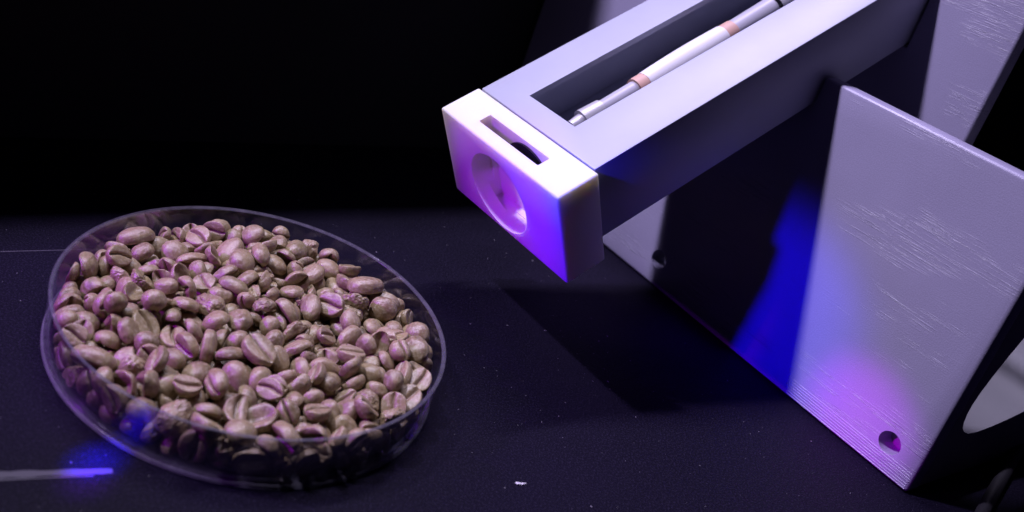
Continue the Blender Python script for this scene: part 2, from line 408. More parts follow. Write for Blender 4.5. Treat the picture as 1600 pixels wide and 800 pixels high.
# ---------------------------------------------------------------- beans
def cube_sphere(N):
    idx={};vs=[];fs=[]
    def vid(p):
        k=tuple(round(c*N) for c in p)
        if k not in idx:
            idx[k]=len(vs);q=Vector([math.tan(c*math.pi/4) for c in p]);vs.append(q.normalized())
        return idx[k]
    for a in range(3):
        for s in (-1,1):
            for i in range(N):
                for j in range(N):
                    c=[]
                    for di,dj in ((0,0),(1,0),(1,1),(0,1)):
                        p=[0,0,0];p[a]=s;p[(a+1)%3]=-1+2*(i+di)/N;p[(a+2)%3]=-1+2*(j+dj)/N;c.append(vid(p))
                    fs.append(c if s>0 else c[::-1])
    return vs,fs
def bean_shape(kind,L,W,T,seed,N=20):
    """outline of one green coffee bean in mm: long axis x, flat side with its centre cut towards -z"""
    r=random.Random(seed);vs,fs=cube_sphere(N);out=[];cuts=[]
    ph=r.uniform(0,6.28);amp=r.uniform(.02,.09)*W;gw=r.uniform(.05,.085)*W;gd=r.uniform(.26,.4)*T
    asym=r.uniform(-.16,.16);bend=r.uniform(-.1,.12);skew=r.uniform(-.1,.1);nz=Vector((seed*3.7,seed*1.3,-seed*2.1))
    rough={'whole':.032,'round':.05,'shell':.07,'broken':.05,'curled':.08,'wrinkled':.1}[kind]
    if kind=='curled': bend=r.uniform(.35,.55)
    if kind=='round': gw*=.7
    cut=Vector((1,r.uniform(-.6,.6),r.uniform(-.5,.5))).normalized();cd=r.uniform(.02,.3)*L
    for u in vs:
        x,y,z=u
        sx=math.copysign(abs(x)**.88,x)
        X=L/2*sx
        Y=W/2*y*(1+asym*x)*(1.04+.06*(1-x*x))
        if kind=='round': Z=T*.5*z
        elif z>0: Z=T*.74*z**.85
        else: Z=-T*.26*math.tanh(3.6*-z)/math.tanh(3.6)-T*.05*(1-x*x)*(1-y*y)*(-z)
        t=X/(L/2);yc=Y-amp*math.sin(t*2.1+ph)
        if z<.15:
            k=min(1,(.15-z)/.45)
            yc=Y-amp*math.sin(t*2.1+ph)
            if kind=='shell': g=T*.52*math.exp(-(yc/(W*.27))**2)*max(0,1-t**4)*k
            elif kind=='curled': g=T*.45*math.exp(-(yc/(W*.13))**2)*max(0,1-t**6)*k
            else: g=gd*math.exp(-(yc/gw)**2)*max(0,1-t**8)*k+.07*T*math.exp(-(yc/(gw*3.2))**2)*k
            Z+=g
        Y+=bend*.35*W*(X/(L/2))**2
        Z+=-bend*T*((X/(L/2))**2-.3)+skew*X*.4
        cuts.append(math.exp(-(yc/(gw*.75))**2)*max(0,1-(X/(L/2))**8)*min(1,(.1-z)/.2) if z<.1 and kind!='shell' else 0.)
        p=Vector((X,Y,Z))
        q=p*.33+nz
        d=noise.noise(q)*1.0+.3*noise.noise(q*2.3)
        if kind=='wrinkled': d+=.8*abs(noise.noise(Vector((q.x*1.2,q.y*3.5,q.z*3.5))))
        p+=Vector((x,y,z))*d*rough*W
        if kind=='broken':
            e=p.dot(cut)-cd-.25*noise.noise(p*.9+nz)
            if e>0: p-=cut*e*.97
        out.append(p)
    bean_shape.cuts=cuts
    return out,fs
KINDS=[('whole',9.4,6.9,4.6),('whole',8.6,6.5,4.2),('whole',8.2,6.8,4.0),('whole',10.6,7.2,4.7),('whole',7.6,6.2,4.1),('whole',9.0,6.2,4.4),
 ('whole',8.8,7.0,3.9),('whole',8.0,6.0,4.3),('round',7.4,5.6,5.2),('round',6.8,5.8,5.4),('shell',8.8,6.8,4.0),('shell',7.8,6.4,3.6),
 ('broken',8.6,6.6,4.2),('broken',9.2,6.4,4.4),('broken',8.0,6.8,4.0),('curled',9.0,5.6,3.6),('curled',8.2,5.2,3.8),('wrinkled',9.2,6.4,4.2),('wrinkled',8.2,6.6,4.4),('whole',11.6,7.0,5.0)]
BEANS = '''
18 -4.63 -39.07 7.41 0.766 0.318 0.017 0.559 0.937 0.805 0.864
10 12.22 -40.79 4.57 0.688 -0.709 -0.128 0.087 0.883 0.78 0.707
3 5.04 -14.86 11.5 -0.006 -0.956 0.264 0.127 0.802 0.918 0.741
3 -25.08 -30.35 7.46 0.14 -0.049 -0.418 -0.896 0.91 0.923 0.841
2 1.13 -42.21 5.2 0.499 -0.524 -0.512 -0.463 0.855 0.853 0.812
0 16.8 -35.89 8.16 0.402 0.124 0.543 0.727 0.839 0.879 0.759
1 8.42 -38.24 8.2 0.348 -0.117 -0.067 -0.928 0.807 0.811 0.766
10 10.49 -32.45 8.38 0.227 -0.113 0.961 0.11 0.832 0.885 0.796
9 -11.16 -39.13 6.91 0.99 0.07 0.077 0.094 0.886 0.812 0.832
8 -0.17 -27.92 9.78 0.24 0.429 0.701 0.516 0.947 0.891 0.884
4 -17.01 -38.9 7.4 0.696 -0.552 0.42 0.188 0.759 0.808 0.688
0 2.57 -20.49 6.72 0.584 0.653 0.174 -0.45 0.841 0.868 0.837
15 5.62 -33.03 8.8 0.186 -0.619 -0.762 0.045 0.856 0.828 0.693
15 -12.58 -34.57 9.41 0.548 0.145 0.701 0.433 0.908 0.9 0.804
1 27.85 20.5 9.17 0.071 0.112 0.576 -0.807 0.835 0.874 0.741
6 2.15 -40.43 9.7 -0.006 -0.287 -0.888 0.359 0.815 0.834 0.822
19 -35.75 17.77 8.51 0.465 0.119 -0.197 -0.855 0.893 0.879 0.778
1 22.4 -36.05 4.63 0.194 -0.519 0.486 0.676 0.718 0.659 0.625
3 21.93 24.07 11.47 0.962 -0.174 -0.066 0.202 0.902 0.924 0.806
4 -5.11 -31.63 9.96 -0.05 -0.116 0.991 0.038 0.775 0.707 0.685
5 10.45 -24.22 9.58 0.386 -0.908 0.107 -0.123 0.682 0.674 0.602
1 15.26 12.47 10.8 0.38 -0.897 0.082 -0.209 0.871 0.82 0.815
1 -31.39 -25.63 8.7 0.317 -0.94 0.016 0.126 0.649 0.642 0.612
14 -10.31 -18.11 8.62 0.278 0.184 0.679 0.655 0.887 0.816 0.864
2 -6.22 -16.67 9.16 0.24 0.606 0.383 0.655 0.951 0.901 0.824
13 30.12 -29.59 7.01 0.039 -0.512 0.462 0.724 0.795 0.738 0.71
8 15.46 -29.35 9.32 0.201 -0.394 -0.803 -0.4 0.806 0.753 0.849
18 -10.17 -1.33 9 0.309 -0.072 -0.037 0.947 0.894 0.786 0.792
5 -20.2 -14.2 7.85 0.052 -0.932 0.219 0.282 0.866 0.865 0.735
10 37.98 5.91 10.19 0.82 0.192 -0.03 -0.538 0.842 0.825 0.736
5 -35.1 5.95 9.86 0.225 -0.854 -0.36 0.299 0.789 0.751 0.706
6 38.56 -10.59 7.79 0.141 -0.882 -0.373 -0.25 0.853 0.868 0.79
16 22.23 -34.21 9.67 0.267 -0.048 0.661 0.7 0.719 0.743 0.599
9 -21.19 -8.98 11.23 0.86 0.046 0.107 -0.497 0.766 0.861 0.864
11 -17.21 -34.94 7.25 0.343 0.048 0.777 0.526 0.956 0.944 0.809
13 -22.28 -19.33 8.55 0.905 -0.102 0.402 -0.1 0.739 0.819 0.669
7 -13.07 -28.38 11.3 0.232 0.577 0.672 0.402 0.828 0.783 0.679
3 11.3 10.31 9.49 0.727 0.391 -0.071 -0.56 0.706 0.639 0.631
0 -9.05 19.06 10.59 0.635 -0.161 0.183 -0.733 0.809 0.885 0.731
11 -2.26 -4.74 9.97 0.817 0.078 -0.097 -0.563 0.866 0.831 0.845
17 36.74 -20.04 8.55 0.592 -0.616 -0.129 0.503 0.804 0.72 0.621
4 -27.73 -14.88 11.84 0.624 0.594 0.503 -0.069 0.71 0.741 0.738
5 21.17 -26.91 10.04 0.135 0.935 0.327 0.012 0.671 0.696 0.65
12 17.69 -38.41 2.42 0.284 -0.541 0.436 0.661 0.701 0.739 0.611
4 -6.94 -7.6 9.58 0.895 -0.056 -0.366 0.246 0.854 0.847 0.763
1 30.67 -20.83 10.09 -0.358 -0.426 0.829 -0.053 0.838 0.816 0.771
2 -23.04 28.21 8.48 -0.121 -0.286 -0.916 -0.255 0.87 0.821 0.769
6 36.19 -14.82 8.12 0.361 -0.698 0.579 0.218 0.713 0.758 0.663
10 -40.91 1.68 7.41 0.593 0.244 0.441 0.628 0.875 0.884 0.797
5 6.39 4.08 10.05 0.853 -0.425 0.282 -0.112 0.83 0.821 0.764
17 -17.2 -29.12 7.33 0.301 0.529 -0.496 0.62 0.788 0.773 0.745
8 -20.85 -35.42 7.94 0.693 0.511 -0.311 -0.402 0.711 0.802 0.772
1 -25.92 19.42 6.99 0.959 0.213 0.182 0.049 0.84 0.874 0.731
9 34.37 1.64 11.3 0.137 -0.48 -0.862 -0.093 0.825 0.81 0.793
3 -13.49 24.54 8.95 0.807 0.122 -0.293 0.498 0.814 0.841 0.728
19 -5.03 -24.15 7.05 0.708 -0.075 -0.184 -0.677 0.802 0.8 0.792
1 40.47 -4.38 9.38 0.194 -0.607 0.761 0.12 0.761 0.74 0.655
2 -32.38 -27.38 4.26 0.689 -0.574 0.409 -0.169 0.747 0.733 0.69
1 -25.4 -22.56 7.19 0.768 -0.224 0.241 0.55 0.771 0.775 0.714
2 6.26 -40.32 5.86 -0.062 -0.684 -0.722 0.083 0.636 0.602 0.608
8 -23.92 -33.11 4.61 0.543 -0.264 -0.718 -0.346 0.822 0.825 0.85
6 -9.17 -30.82 6.94 0.583 0.568 -0.015 0.581 0.716 0.74 0.701
8 34.68 -9.26 10.37 0.667 0.322 0.225 -0.633 0.699 0.711 0.785
7 0.78 -35.8 8.22 0.005 -0.091 0.5 0.861 0.745 0.721 0.608
5 -14.02 -13.13 6.42 0.028 -0.479 -0.877 -0.029 0.834 0.904 0.855
8 32.85 -24.26 6.97 0.057 -0.934 -0.245 0.256 0.798 0.848 0.84
17 10.4 -0.43 8.09 0.487 -0.728 -0.472 0.101 0.735 0.788 0.678
5 -7.71 7.57 10.29 0.009 -0.082 -0.196 -0.977 0.831 0.738 0.659
2 9.07 -11.52 8.13 0.275 0.338 -0.138 0.889 0.758 0.671 0.675
5 28.72 -7 8.34 0.02 -0.346 -0.589 0.73 0.86 0.754 0.722
12 -35.79 -3.98 5.07 0.747 0.621 -0.08 -0.222 0.838 0.882 0.806
2 22.15 5 7.78 0.572 -0.122 0.6 -0.546 0.894 0.812 0.764
4 14.1 -38.26 7.13 0.028 0.191 0.33 0.924 0.698 0.772 0.678
1 -10.93 36.05 9.27 0.899 0.227 -0.21 -0.311 0.79 0.851 0.714
16 14.75 -19.36 8.38 -0.446 -0.212 -0.815 0.302 0.946 0.915 0.802
1 -35.66 -19.92 7.18 0.168 0.335 0.301 -0.877 0.632 0.641 0.647
0 24.02 -4.5 10.86 0.08 0.958 0.273 -0.035 0.719 0.694 0.69
6 -0.39 -16.97 9.09 0.417 0.009 -0.37 -0.83 0.813 0.746 0.694
2 24.5 -9.7 10.81 0.093 0.778 -0.22 0.581 0.746 0.773 0.693
2 5.28 20.62 8.77 0.645 -0.662 -0.379 -0.049 0.802 0.785 0.705
5 -21.58 1.46 8.39 0.981 -0.05 -0.185 -0.012 0.688 0.737 0.716
0 -11.67 -38.53 2.65 0.433 -0.019 0.008 -0.901 0.71 0.62 0.633
0 -37.8 -13.31 5.15 0.336 -0.67 0.247 0.615 0.815 0.863 0.801
1 -14.56 7.67 8.88 -0.058 -0.303 -0.933 -0.186 0.676 0.748 0.624
11 27.48 -25.8 6.85 0.846 0.48 0.198 -0.12 0.782 0.757 0.624
0 -32.42 14.46 7.33 0.891 0.001 -0.179 0.416 0.639 0.655 0.64
8 -17.54 -21.84 9.4 0.13 0.172 -0.323 0.922 0.73 0.778 0.835
5 -5.91 23.93 11.33 0.494 0.214 0.266 0.8 0.832 0.749 0.709
11 26.53 2.26 9.53 0.177 0.493 0.483 -0.702 0.717 0.749 0.738
5 -11.19 -21.99 7.45 0.961 -0.101 -0.038 -0.254 0.695 0.721 0.698
6 -14.93 -5.22 9.69 0.84 -0.241 0.102 0.475 0.738 0.822 0.7
11 -26.48 -7.27 10.39 0.243 0.59 -0.761 -0.118 0.812 0.718 0.655
7 26.59 -30.12 7.81 0.363 -0.586 0.631 -0.355 0.618 0.674 0.606
12 28.34 -29.32 2.25 0.444 0.715 0.333 -0.425 0.809 0.683 0.678
0 -30.04 -13.03 9.2 0.398 -0.63 -0.526 0.41 0.726 0.791 0.721
1 37.81 14.72 8.45 0.547 0.159 -0.399 0.718 0.808 0.82 0.832
4 7.25 -19.95 7.57 0.646 -0.302 0.34 -0.613 0.937 0.875 0.815
1 -20.64 33.32 8.54 0.571 -0.81 -0.082 -0.109 0.792 0.736 0.706
18 -27.47 1.33 8.7 -0.326 -0.652 0.684 0.029 0.828 0.777 0.668
14 -27.48 -30.44 2.58 0.307 0 0.005 -0.952 0.809 0.71 0.67
7 -16.83 -37.49 2.6 0.027 0 -0.011 1 0.71 0.67 0.618
17 20.26 18.14 10.28 -0.239 -0.383 -0.835 0.315 0.868 0.891 0.756
3 8.1 26.82 8.6 0.569 0.198 -0.022 -0.798 0.713 0.682 0.63
14 -3.22 -40.33 2.58 0.906 -0.003 0.005 -0.424 0.74 0.686 0.653
13 -17.52 3 8.89 0.622 -0.035 0.547 0.559 0.819 0.855 0.691
10 11.83 -5.81 7.71 0.912 -0.213 -0.348 0.03 0.875 0.819 0.733
7 18.05 -15.51 10.58 -0.216 -0.638 -0.606 -0.424 0.665 0.675 0.656
7 21.07 9.97 9.43 0.424 0.191 -0.05 0.884 0.745 0.724 0.733
5 18.86 -20.89 7.51 0.442 0.153 0.753 -0.462 0.674 0.697 0.589
10 29.29 4.15 9.9 0.39 -0.577 -0.625 -0.353 0.675 0.669 0.562
5 21.35 -14.71 8.88 0.907 -0.007 0.081 0.413 0.619 0.694 0.581
1 -2.37 27.35 7.55 0.02 -0.109 -0.107 -0.988 0.893 0.892 0.8
7 1.28 35.32 9.01 0.581 -0.125 0.179 -0.784 0.9 0.863 0.796
9 4.15 -1.51 9.09 0.276 0.422 -0.023 -0.863 0.725 0.751 0.776
0 24.17 -32.43 4.42 0.378 0.09 0.873 0.294 0.631 0.665 0.634
19 -20.19 16.74 7.39 0.367 0.172 -0.573 -0.713 0.802 0.737 0.657
15 -26.71 -17.63 7.38 0.548 -0.068 0.736 0.392 0.793 0.783 0.828
6 17.16 2.27 8.8 -0.281 -0.395 0.872 0.065 0.697 0.618 0.627
17 -7.92 -39.56 4.08 0.489 0.691 0.375 0.377 0.637 0.64 0.634
1 11.08 34.81 6.79 0.15 0.149 0.112 0.971 0.886 0.896 0.843
18 1.13 3.45 10.36 0.643 -0.198 0.047 0.739 0.737 0.675 0.604
11 23.41 -23.4 7.25 0.553 0.56 0.053 -0.615 0.804 0.762 0.707
13 26.77 -21.75 7.54 0.124 0.478 0.163 -0.854 0.788 0.771 0.688
16 -9.66 4.54 8.18 0.813 0.58 0.038 0.044 0.788 0.854 0.794
9 -0.62 -11.4 9.29 0.828 -0.176 -0.518 0.124 0.807 0.802 0.809
13 -11.14 12.67 8.42 0.009 -0.483 0.343 0.805 0.877 0.888 0.756
6 5.09 16.5 8.03 0.971 -0.163 -0.156 0.078 0.707 0.759 0.636
2 -10.65 -11.59 8.41 0.27 -0.446 -0.11 -0.847 0.745 0.73 0.644
2 14.9 -12.41 7.32 0.379 -0.233 -0.687 0.574 0.847 0.828 0.737
3 19.55 -10.29 7.74 0.718 0.633 0.289 0.004 0.808 0.82 0.667
10 -20.27 7.66 8.48 0.434 -0.067 -0.894 -0.083 0.767 0.791 0.692
1 26.17 -12.04 8.69 0.44 0.719 0.5 0.198 0.717 0.704 0.656
8 -3.29 4.35 9.83 0.715 -0.431 0.256 0.487 0.7 0.682 0.726
8 31.73 -11.48 8.11 0.618 0.784 0.04 -0.034 0.76 0.701 0.687
9 -21.03 -35.45 3.58 0.058 -0.397 0.631 -0.664 0.615 0.649 0.702
16 35.08 -20.66 3.8 0.597 -0.316 0.385 -0.628 0.755 0.834 0.736
8 6.14 -40.71 3.28 0.945 0.012 -0.003 -0.326 0.702 0.662 0.655
0 36.04 -4.24 8.8 0.468 -0.543 0.661 -0.222 0.833 0.736 0.646
8 -32.2 -17.78 6.76 0.017 0.051 0.144 0.988 0.831 0.875 0.821
0 6.39 -27.2 7.49 0.646 -0.435 0.243 -0.578 0.699 0.747 0.65
4 6.38 -5.67 8.4 0.684 -0.085 0.361 -0.629 0.745 0.681 0.688
11 -15.83 18.26 10.49 0.417 0.236 -0.876 0.052 0.725 0.778 0.716
18 29.87 -15.53 6.92 0.006 0.263 0.269 -0.927 0.846 0.731 0.7
2 31.9 -0.05 8.11 0.029 -0.394 -0.214 -0.893 0.699 0.69 0.653
5 16.09 36.19 8.61 -0.033 -0.494 0.839 -0.227 0.825 0.731 0.661
7 -17.72 12.06 8.65 0.693 0.525 0.03 -0.493 0.67 0.67 0.551
0 -5.59 13.37 8.66 0.551 0.318 -0.447 -0.629 0.796 0.922 0.776
4 25.52 -16.92 7.44 0.36 -0.115 0.925 0.051 0.773 0.7 0.697
18 31.09 -26.28 2.68 0.575 0.002 -0.028 -0.817 0.681 0.698 0.655
14 -19.48 -25.41 6.47 0.963 0.196 -0.078 0.165 0.758 0.813 0.716
5 -3.81 -10.32 7.86 0.348 -0.596 -0.504 0.519 0.769 0.735 0.675
7 9.87 38.88 8.02 0.571 -0.372 0.273 0.679 0.902 0.819 0.773
15 -2.62 15.14 8.65 0.581 -0.011 0.792 -0.185 0.769 0.801 0.699
7 39.06 -16.61 3.96 0.451 0.385 -0.592 -0.546 0.692 0.694 0.582
5 -30.26 21.45 5.6 0.85 0.382 0.266 0.248 0.873 0.849 0.742
2 -36.82 6.11 5.92 0.228 0.78 -0.375 -0.446 0.767 0.875 0.796
16 -16.3 -8.6 8.34 0.347 -0.284 0.077 0.89 0.617 0.666 0.581
2 -15.28 -24.85 8.46 0.316 -0.19 -0.828 -0.423 0.702 0.671 0.619
18 3.97 40.72 6.99 0.474 0.539 0.169 -0.675 0.812 0.781 0.74
6 -3.67 -30.99 6.44 0.957 0.237 -0.153 -0.065 0.668 0.704 0.645
18 20.32 -31.43 6.45 0.871 0.032 0.209 -0.444 0.746 0.675 0.633
18 -32.65 3.08 6.71 -0.075 -0.44 -0.782 0.435 0.736 0.755 0.723
12 19.68 -5.99 6.96 0.436 -0.775 0.41 0.201 0.852 0.817 0.765
1 -28.51 28.32 6.36 0.45 -0.777 0.223 -0.379 0.747 0.697 0.71
2 -31 -22.65 7.59 0.314 -0.712 0.56 0.285 0.677 0.689 0.606
6 26.78 12.25 8.13 0.742 0.095 0.222 0.626 0.749 0.697 0.605
2 -25.76 -11.72 8.15 0.958 -0.024 -0.036 0.284 0.675 0.679 0.608
5 27.66 24.74 8.45 0.086 0.014 -0.74 0.667 0.918 0.927 0.842
11 -42.61 -1.88 6.61 0.626 0.229 0.701 0.253 0.738 0.72 0.595
11 -0.17 29.85 9.36 0.12 -0.186 -0.463 -0.858 0.666 0.75 0.634
9 -33.96 -10.81 6.87 0.736 0.052 0.58 0.346 0.727 0.734 0.689
14 19.72 11.35 6.48 0.95 0.011 0.048 -0.308 0.877 0.804 0.681
1 -24.18 9.05 8.81 0.735 -0.521 0.359 0.243 0.661 0.678 0.583
6 -12.4 -6.48 6.6 0.088 0.151 0.153 0.973 0.804 0.714 0.66
7 11.77 -16.17 7.43 -0.252 -0.814 0.243 -0.463 0.806 0.788 0.676
5 4.56 1.65 7.78 0.09 0.287 0.82 0.487 0.773 0.774 0.693
7 15.77 -24.19 7.91 0.535 -0.418 -0.272 0.682 0.776 0.755 0.686
4 34.42 22.55 7.76 0.48 -0.479 -0.721 0.14 0.584 0.641 0.526
6 2.85 -28.02 4.96 0.409 0.029 0.662 -0.628 0.786 0.742 0.738
8 -4.3 41.01 9.22 0.571 -0.8 -0.059 0.175 0.704 0.731 0.792
8 3.46 27.43 8.15 0.631 0.12 -0.765 0.031 0.726 0.809 0.83
15 -23.3 5.44 6.92 0.386 -0.833 0.371 0.137 0.783 0.805 0.702
3 17.01 30.16 8.3 -0.115 -0.605 -0.763 0.196 0.915 0.85 0.747
1 0.15 12.66 7.76 0.468 0.494 0.721 0.132 0.922 0.804 0.725
2 -27.95 7.21 6.62 0.517 0.134 -0.533 -0.657 0.797 0.714 0.723
13 -3.83 35.7 8.74 0.654 0.167 -0.037 -0.737 0.742 0.747 0.645
0 -33.35 9.4 5.73 0.056 0.157 0.163 0.972 0.742 0.657 0.628
13 -37.08 -15.79 4.48 0.392 -0.135 0.691 -0.592 0.902 0.844 0.764
1 -15.43 34.54 6.78 0.72 0.294 -0.562 0.28 0.753 0.706 0.689
2 -3.32 20.05 8.83 0.084 0.352 -0.931 -0.041 0.706 0.685 0.714
10 -40.15 -8.24 4.12 0.676 0.529 0.322 0.4 0.708 0.784 0.659
12 12.78 -2.28 7.01 0.645 -0.113 0.433 -0.62 0.678 0.741 0.65
18 -2.57 10 8.01 0.635 0.531 -0.408 -0.385 0.716 0.704 0.6
5 -6.78 30.02 10.37 0.285 -0.132 0.914 -0.257 0.872 0.822 0.718
10 -19.53 24.06 8.22 0.455 0.796 0.326 0.23 0.696 0.714 0.586
4 14.17 3.36 7.07 0.573 0.405 0.384 0.6 0.715 0.665 0.61
5 -34.85 0.07 5.31 0.754 0.085 -0.186 -0.625 0.679 0.627 0.576
7 30.09 7.79 9.81 0.139 -0.958 0.181 -0.172 0.709 0.787 0.714
13 28.48 -2.33 5.89 0.495 0.278 0.082 -0.819 0.875 0.815 0.704
15 15.35 -8.67 8.86 -0.114 -0.659 0.584 -0.46 0.665 0.656 0.611
6 20.16 -15.36 5.03 0.572 -0.807 -0.084 -0.117 0.811 0.773 0.705
2 -29.31 -2.04 6.13 0.543 -0.059 -0.651 0.528 0.905 0.82 0.836
17 -10.39 -27.02 6.59 0.823 -0.308 0.203 0.433 0.638 0.717 0.677
7 -31.55 26.65 6.64 0.545 -0.043 0.795 0.263 0.598 0.596 0.592
0 5.04 32.06 7.25 0.036 -0.494 0.786 0.37 0.681 0.638 0.625
5 31.72 17.49 6.34 0.691 -0.062 0.16 0.702 0.699 0.671 0.656
2 17.91 0.4 6.48 0.214 0.838 0.501 -0.035 0.782 0.716 0.617
4 -7.02 -34.82 7.14 -0.253 -0.406 0.839 -0.258 0.687 0.613 0.613
2 38.79 -9.99 3.99 0.028 0.806 0.59 0.027 0.932 0.925 0.743
2 32.55 10.7 8.56 0.132 -0.469 0.87 -0.077 0.875 0.775 0.79
13 14.63 28.79 5.79 0.867 -0.13 0.066 -0.475 0.808 0.757 0.652
2 -0.13 0.16 7.77 0.563 -0.229 -0.384 -0.694 0.686 0.64 0.603
14 10.9 -22.52 9.06 0.181 -0.03 0.917 0.355 0.695 0.709 0.605
18 20.68 15.18 8.2 0.01 0.035 0.263 0.964 0.737 0.786 0.675
17 -21.06 -8.68 5.36 0.552 0.682 0.391 -0.279 0.81 0.838 0.737
2 40.43 4.81 7.05 0.448 0.677 -0.252 0.527 0.65 0.682 0.6
14 -33.9 -23.17 4.22 0.014 0.337 -0.816 -0.469 0.748 0.687 0.647
2 -38.1 13.39 7.09 0.133 0.134 0.907 -0.377 0.767 0.831 0.7
0 -5.1 1.08 5.39 0.839 -0.124 0.471 -0.241 0.864 0.862 0.817
18 22.41 21.21 4.98 0.704 0.63 -0.315 0.09 0.809 0.874 0.818
1 9.56 27.55 5.61 0.623 -0.104 -0.15 0.761 0.687 0.694 0.696
16 8.81 -36.31 3.86 0.827 0.376 -0.286 -0.304 0.86 0.894 0.731
8 -9.04 39.65 7.39 0.295 0.114 -0.312 -0.896 0.824 0.867 0.861
6 -39.87 9.22 4.58 0.636 0.021 -0.752 -0.17 0.781 0.762 0.748
3 -39.68 0.63 2.73 0.867 -0.041 0.011 0.496 0.77 0.823 0.722
0 1.61 23.33 5.82 -0.303 -0.922 -0.234 0.059 0.695 0.742 0.644
7 8.01 22.05 6.25 0.243 0.514 0.79 0.231 0.803 0.733 0.688
4 -16.42 14.79 6.76 0.778 0.316 -0.518 -0.161 0.848 0.852 0.761
0 13.84 -35.05 2.82 0.153 -0.011 0.012 -0.988 0.747 0.779 0.726
3 -31.8 14.88 3.86 0.089 -0.897 -0.389 -0.191 0.784 0.77 0.784
5 3.52 -12.47 7.49 0.011 -0.382 -0.789 0.481 0.75 0.774 0.661
1 -20.28 37.01 6.66 0.42 0.663 -0.266 0.56 0.821 0.921 0.796
8 -41.32 -5.14 3.95 0.22 0.63 0.211 0.714 0.707 0.694 0.657
9 13.01 23.87 5.44 0.198 0.113 0.849 -0.477 0.791 0.873 0.878
4 39.95 0.26 7.9 0.134 -0.041 -0.99 -0.025 0.883 0.764 0.776
5 -23.95 25.49 4.31 0.723 -0.601 -0.158 0.302 0.846 0.894 0.81
1 18.69 -26.13 4.82 0.164 -0.3 0.781 -0.523 0.885 0.882 0.724
4 -25.47 31.12 6.64 0.176 -0.792 0.503 0.298 0.785 0.856 0.816
9 -15.58 -7.83 4.39 0.448 -0.234 -0.504 -0.7 0.776 0.76 0.682
4 -27.49 -25.53 5.05 0.133 -0.193 0.385 -0.893 0.76 0.823 0.671
5 33.54 22.89 4.58 0.269 0.684 -0.312 -0.601 0.93 0.866 0.757
4 14.83 8.76 6.53 -0.159 -0.587 0.783 -0.132 0.725 0.703 0.742
0 33.3 -14.45 4.04 0.341 -0.725 -0.559 0.211 0.813 0.75 0.634
1 -0.3 5.38 5.78 0.307 -0.034 0.105 0.945 0.742 0.68 0.658
6 12.95 -30.44 4.08 0.068 -0.04 0.861 -0.503 0.687 0.642 0.589
18 0.11 -2.78 6.01 -0.021 -0.122 -0.986 -0.111 0.685 0.666 0.599
4 22.79 -28.24 4.63 0.186 -0.421 -0.55 -0.697 0.802 0.926 0.741
2 16.31 22.47 7.55 0.433 -0.509 0.042 -0.743 0.627 0.619 0.59
0 -24.68 -19.44 2.61 0.96 -0.005 -0.027 0.277 0.697 0.712 0.596
10 -27.82 11.65 6.76 -0.32 -0.135 -0.878 0.328 0.705 0.726 0.687
10 29.99 26.99 6.97 -0.559 -0.747 0.287 -0.217 0.743 0.845 0.751
9 22.88 -0.85 7.43 0.217 -0.757 0.414 0.457 0.777 0.906 0.924
16 19.47 -33.53 2.69 0.538 0.061 -0.074 -0.837 0.63 0.617 0.609
1 -21.54 -4.09 8.2 -0.307 -0.949 0.019 -0.066 0.863 0.903 0.75
1 13.63 15.7 6.29 0.628 0.777 0.04 -0.03 0.667 0.655 0.662
8 -14.81 38.15 6.83 0.07 -0.754 0.455 0.469 0.728 0.732 0.84
17 8.84 16.17 7.67 0.138 -0.614 0.656 -0.417 0.671 0.655 0.611
2 7.81 8.71 6.84 0.261 0.412 0.147 0.86 0.69 0.789 0.682
3 -20.21 -4.51 5.21 0.448 0.89 -0.024 0.078 0.804 0.838 0.705
7 10.72 5.17 6.28 0.79 0.433 0.038 0.434 0.706 0.638 0.639
17 -20.96 0.37 4.67 0.861 0.336 -0.202 0.323 0.736 0.656 0.694
5 -2.31 -18.78 4.37 0.578 -0.427 0.542 -0.435 0.701 0.723 0.608
12 31 -4.58 6.48 0.041 -0.421 -0.185 0.887 0.657 0.669 0.641
17 0.26 19.37 4.9 0.619 0.475 -0.625 -0.011 0.719 0.75 0.745
6 11.58 -25.61 4.63 0.002 -0.013 0.995 0.101 0.874 0.907 0.828
6 -5.64 7.48 6.38 0.252 0.329 0.214 0.885 0.657 0.602 0.552
17 -5.49 -4.86 6.15 -0.058 -0.099 0.992 0.058 0.652 0.713 0.58
0 38.68 8.01 7.19 0.856 0.355 -0.034 0.373 0.907 0.762 0.741
18 -14.56 19.02 4.65 0.015 -0.618 0.378 0.689 0.744 0.808 0.675
18 33.76 4.81 6.52 0.849 0.322 -0.415 -0.059 0.801 0.827 0.756
3 1.89 -36.87 4.58 0.675 0.731 0.093 0.047 0.826 0.738 0.696
0 23.63 -11.23 4.38 0.324 -0.596 0.663 -0.318 0.708 0.688 0.619
4 12.18 -27.64 6.05 0.086 -0.2 -0.97 -0.108 0.804 0.737 0.672
3 -27.73 -0.58 4.61 0.316 0.289 0.692 0.582 0.868 0.784 0.817
6 -17.56 4.16 3.91 0.724 -0.153 0.266 -0.618 0.717 0.776 0.662
2 -0.93 -13.17 3.54 0.103 0.147 -0.148 0.973 0.746 0.759 0.652
7 -9.11 -35.51 4.29 0.665 -0.194 0.554 0.461 0.668 0.615 0.606
6 29.29 -21.19 4.78 0.69 0.205 -0.53 0.448 0.748 0.7 0.663
12 4.54 -31.94 4.2 0.627 0.514 0.545 0.214 0.807 0.888 0.757
4 25.01 10.96 5.69 0.896 0.009 0.213 0.39 0.706 0.812 0.728
7 -1.18 26.94 3.87 0.297 -0.235 0.648 -0.661 0.715 0.726 0.615
11 4.87 12.83 6.36 0.171 -0.157 0.958 0.17 0.687 0.681 0.569
5 19.81 10.26 4.49 0.021 -0.731 -0.683 0 0.886 0.849 0.758
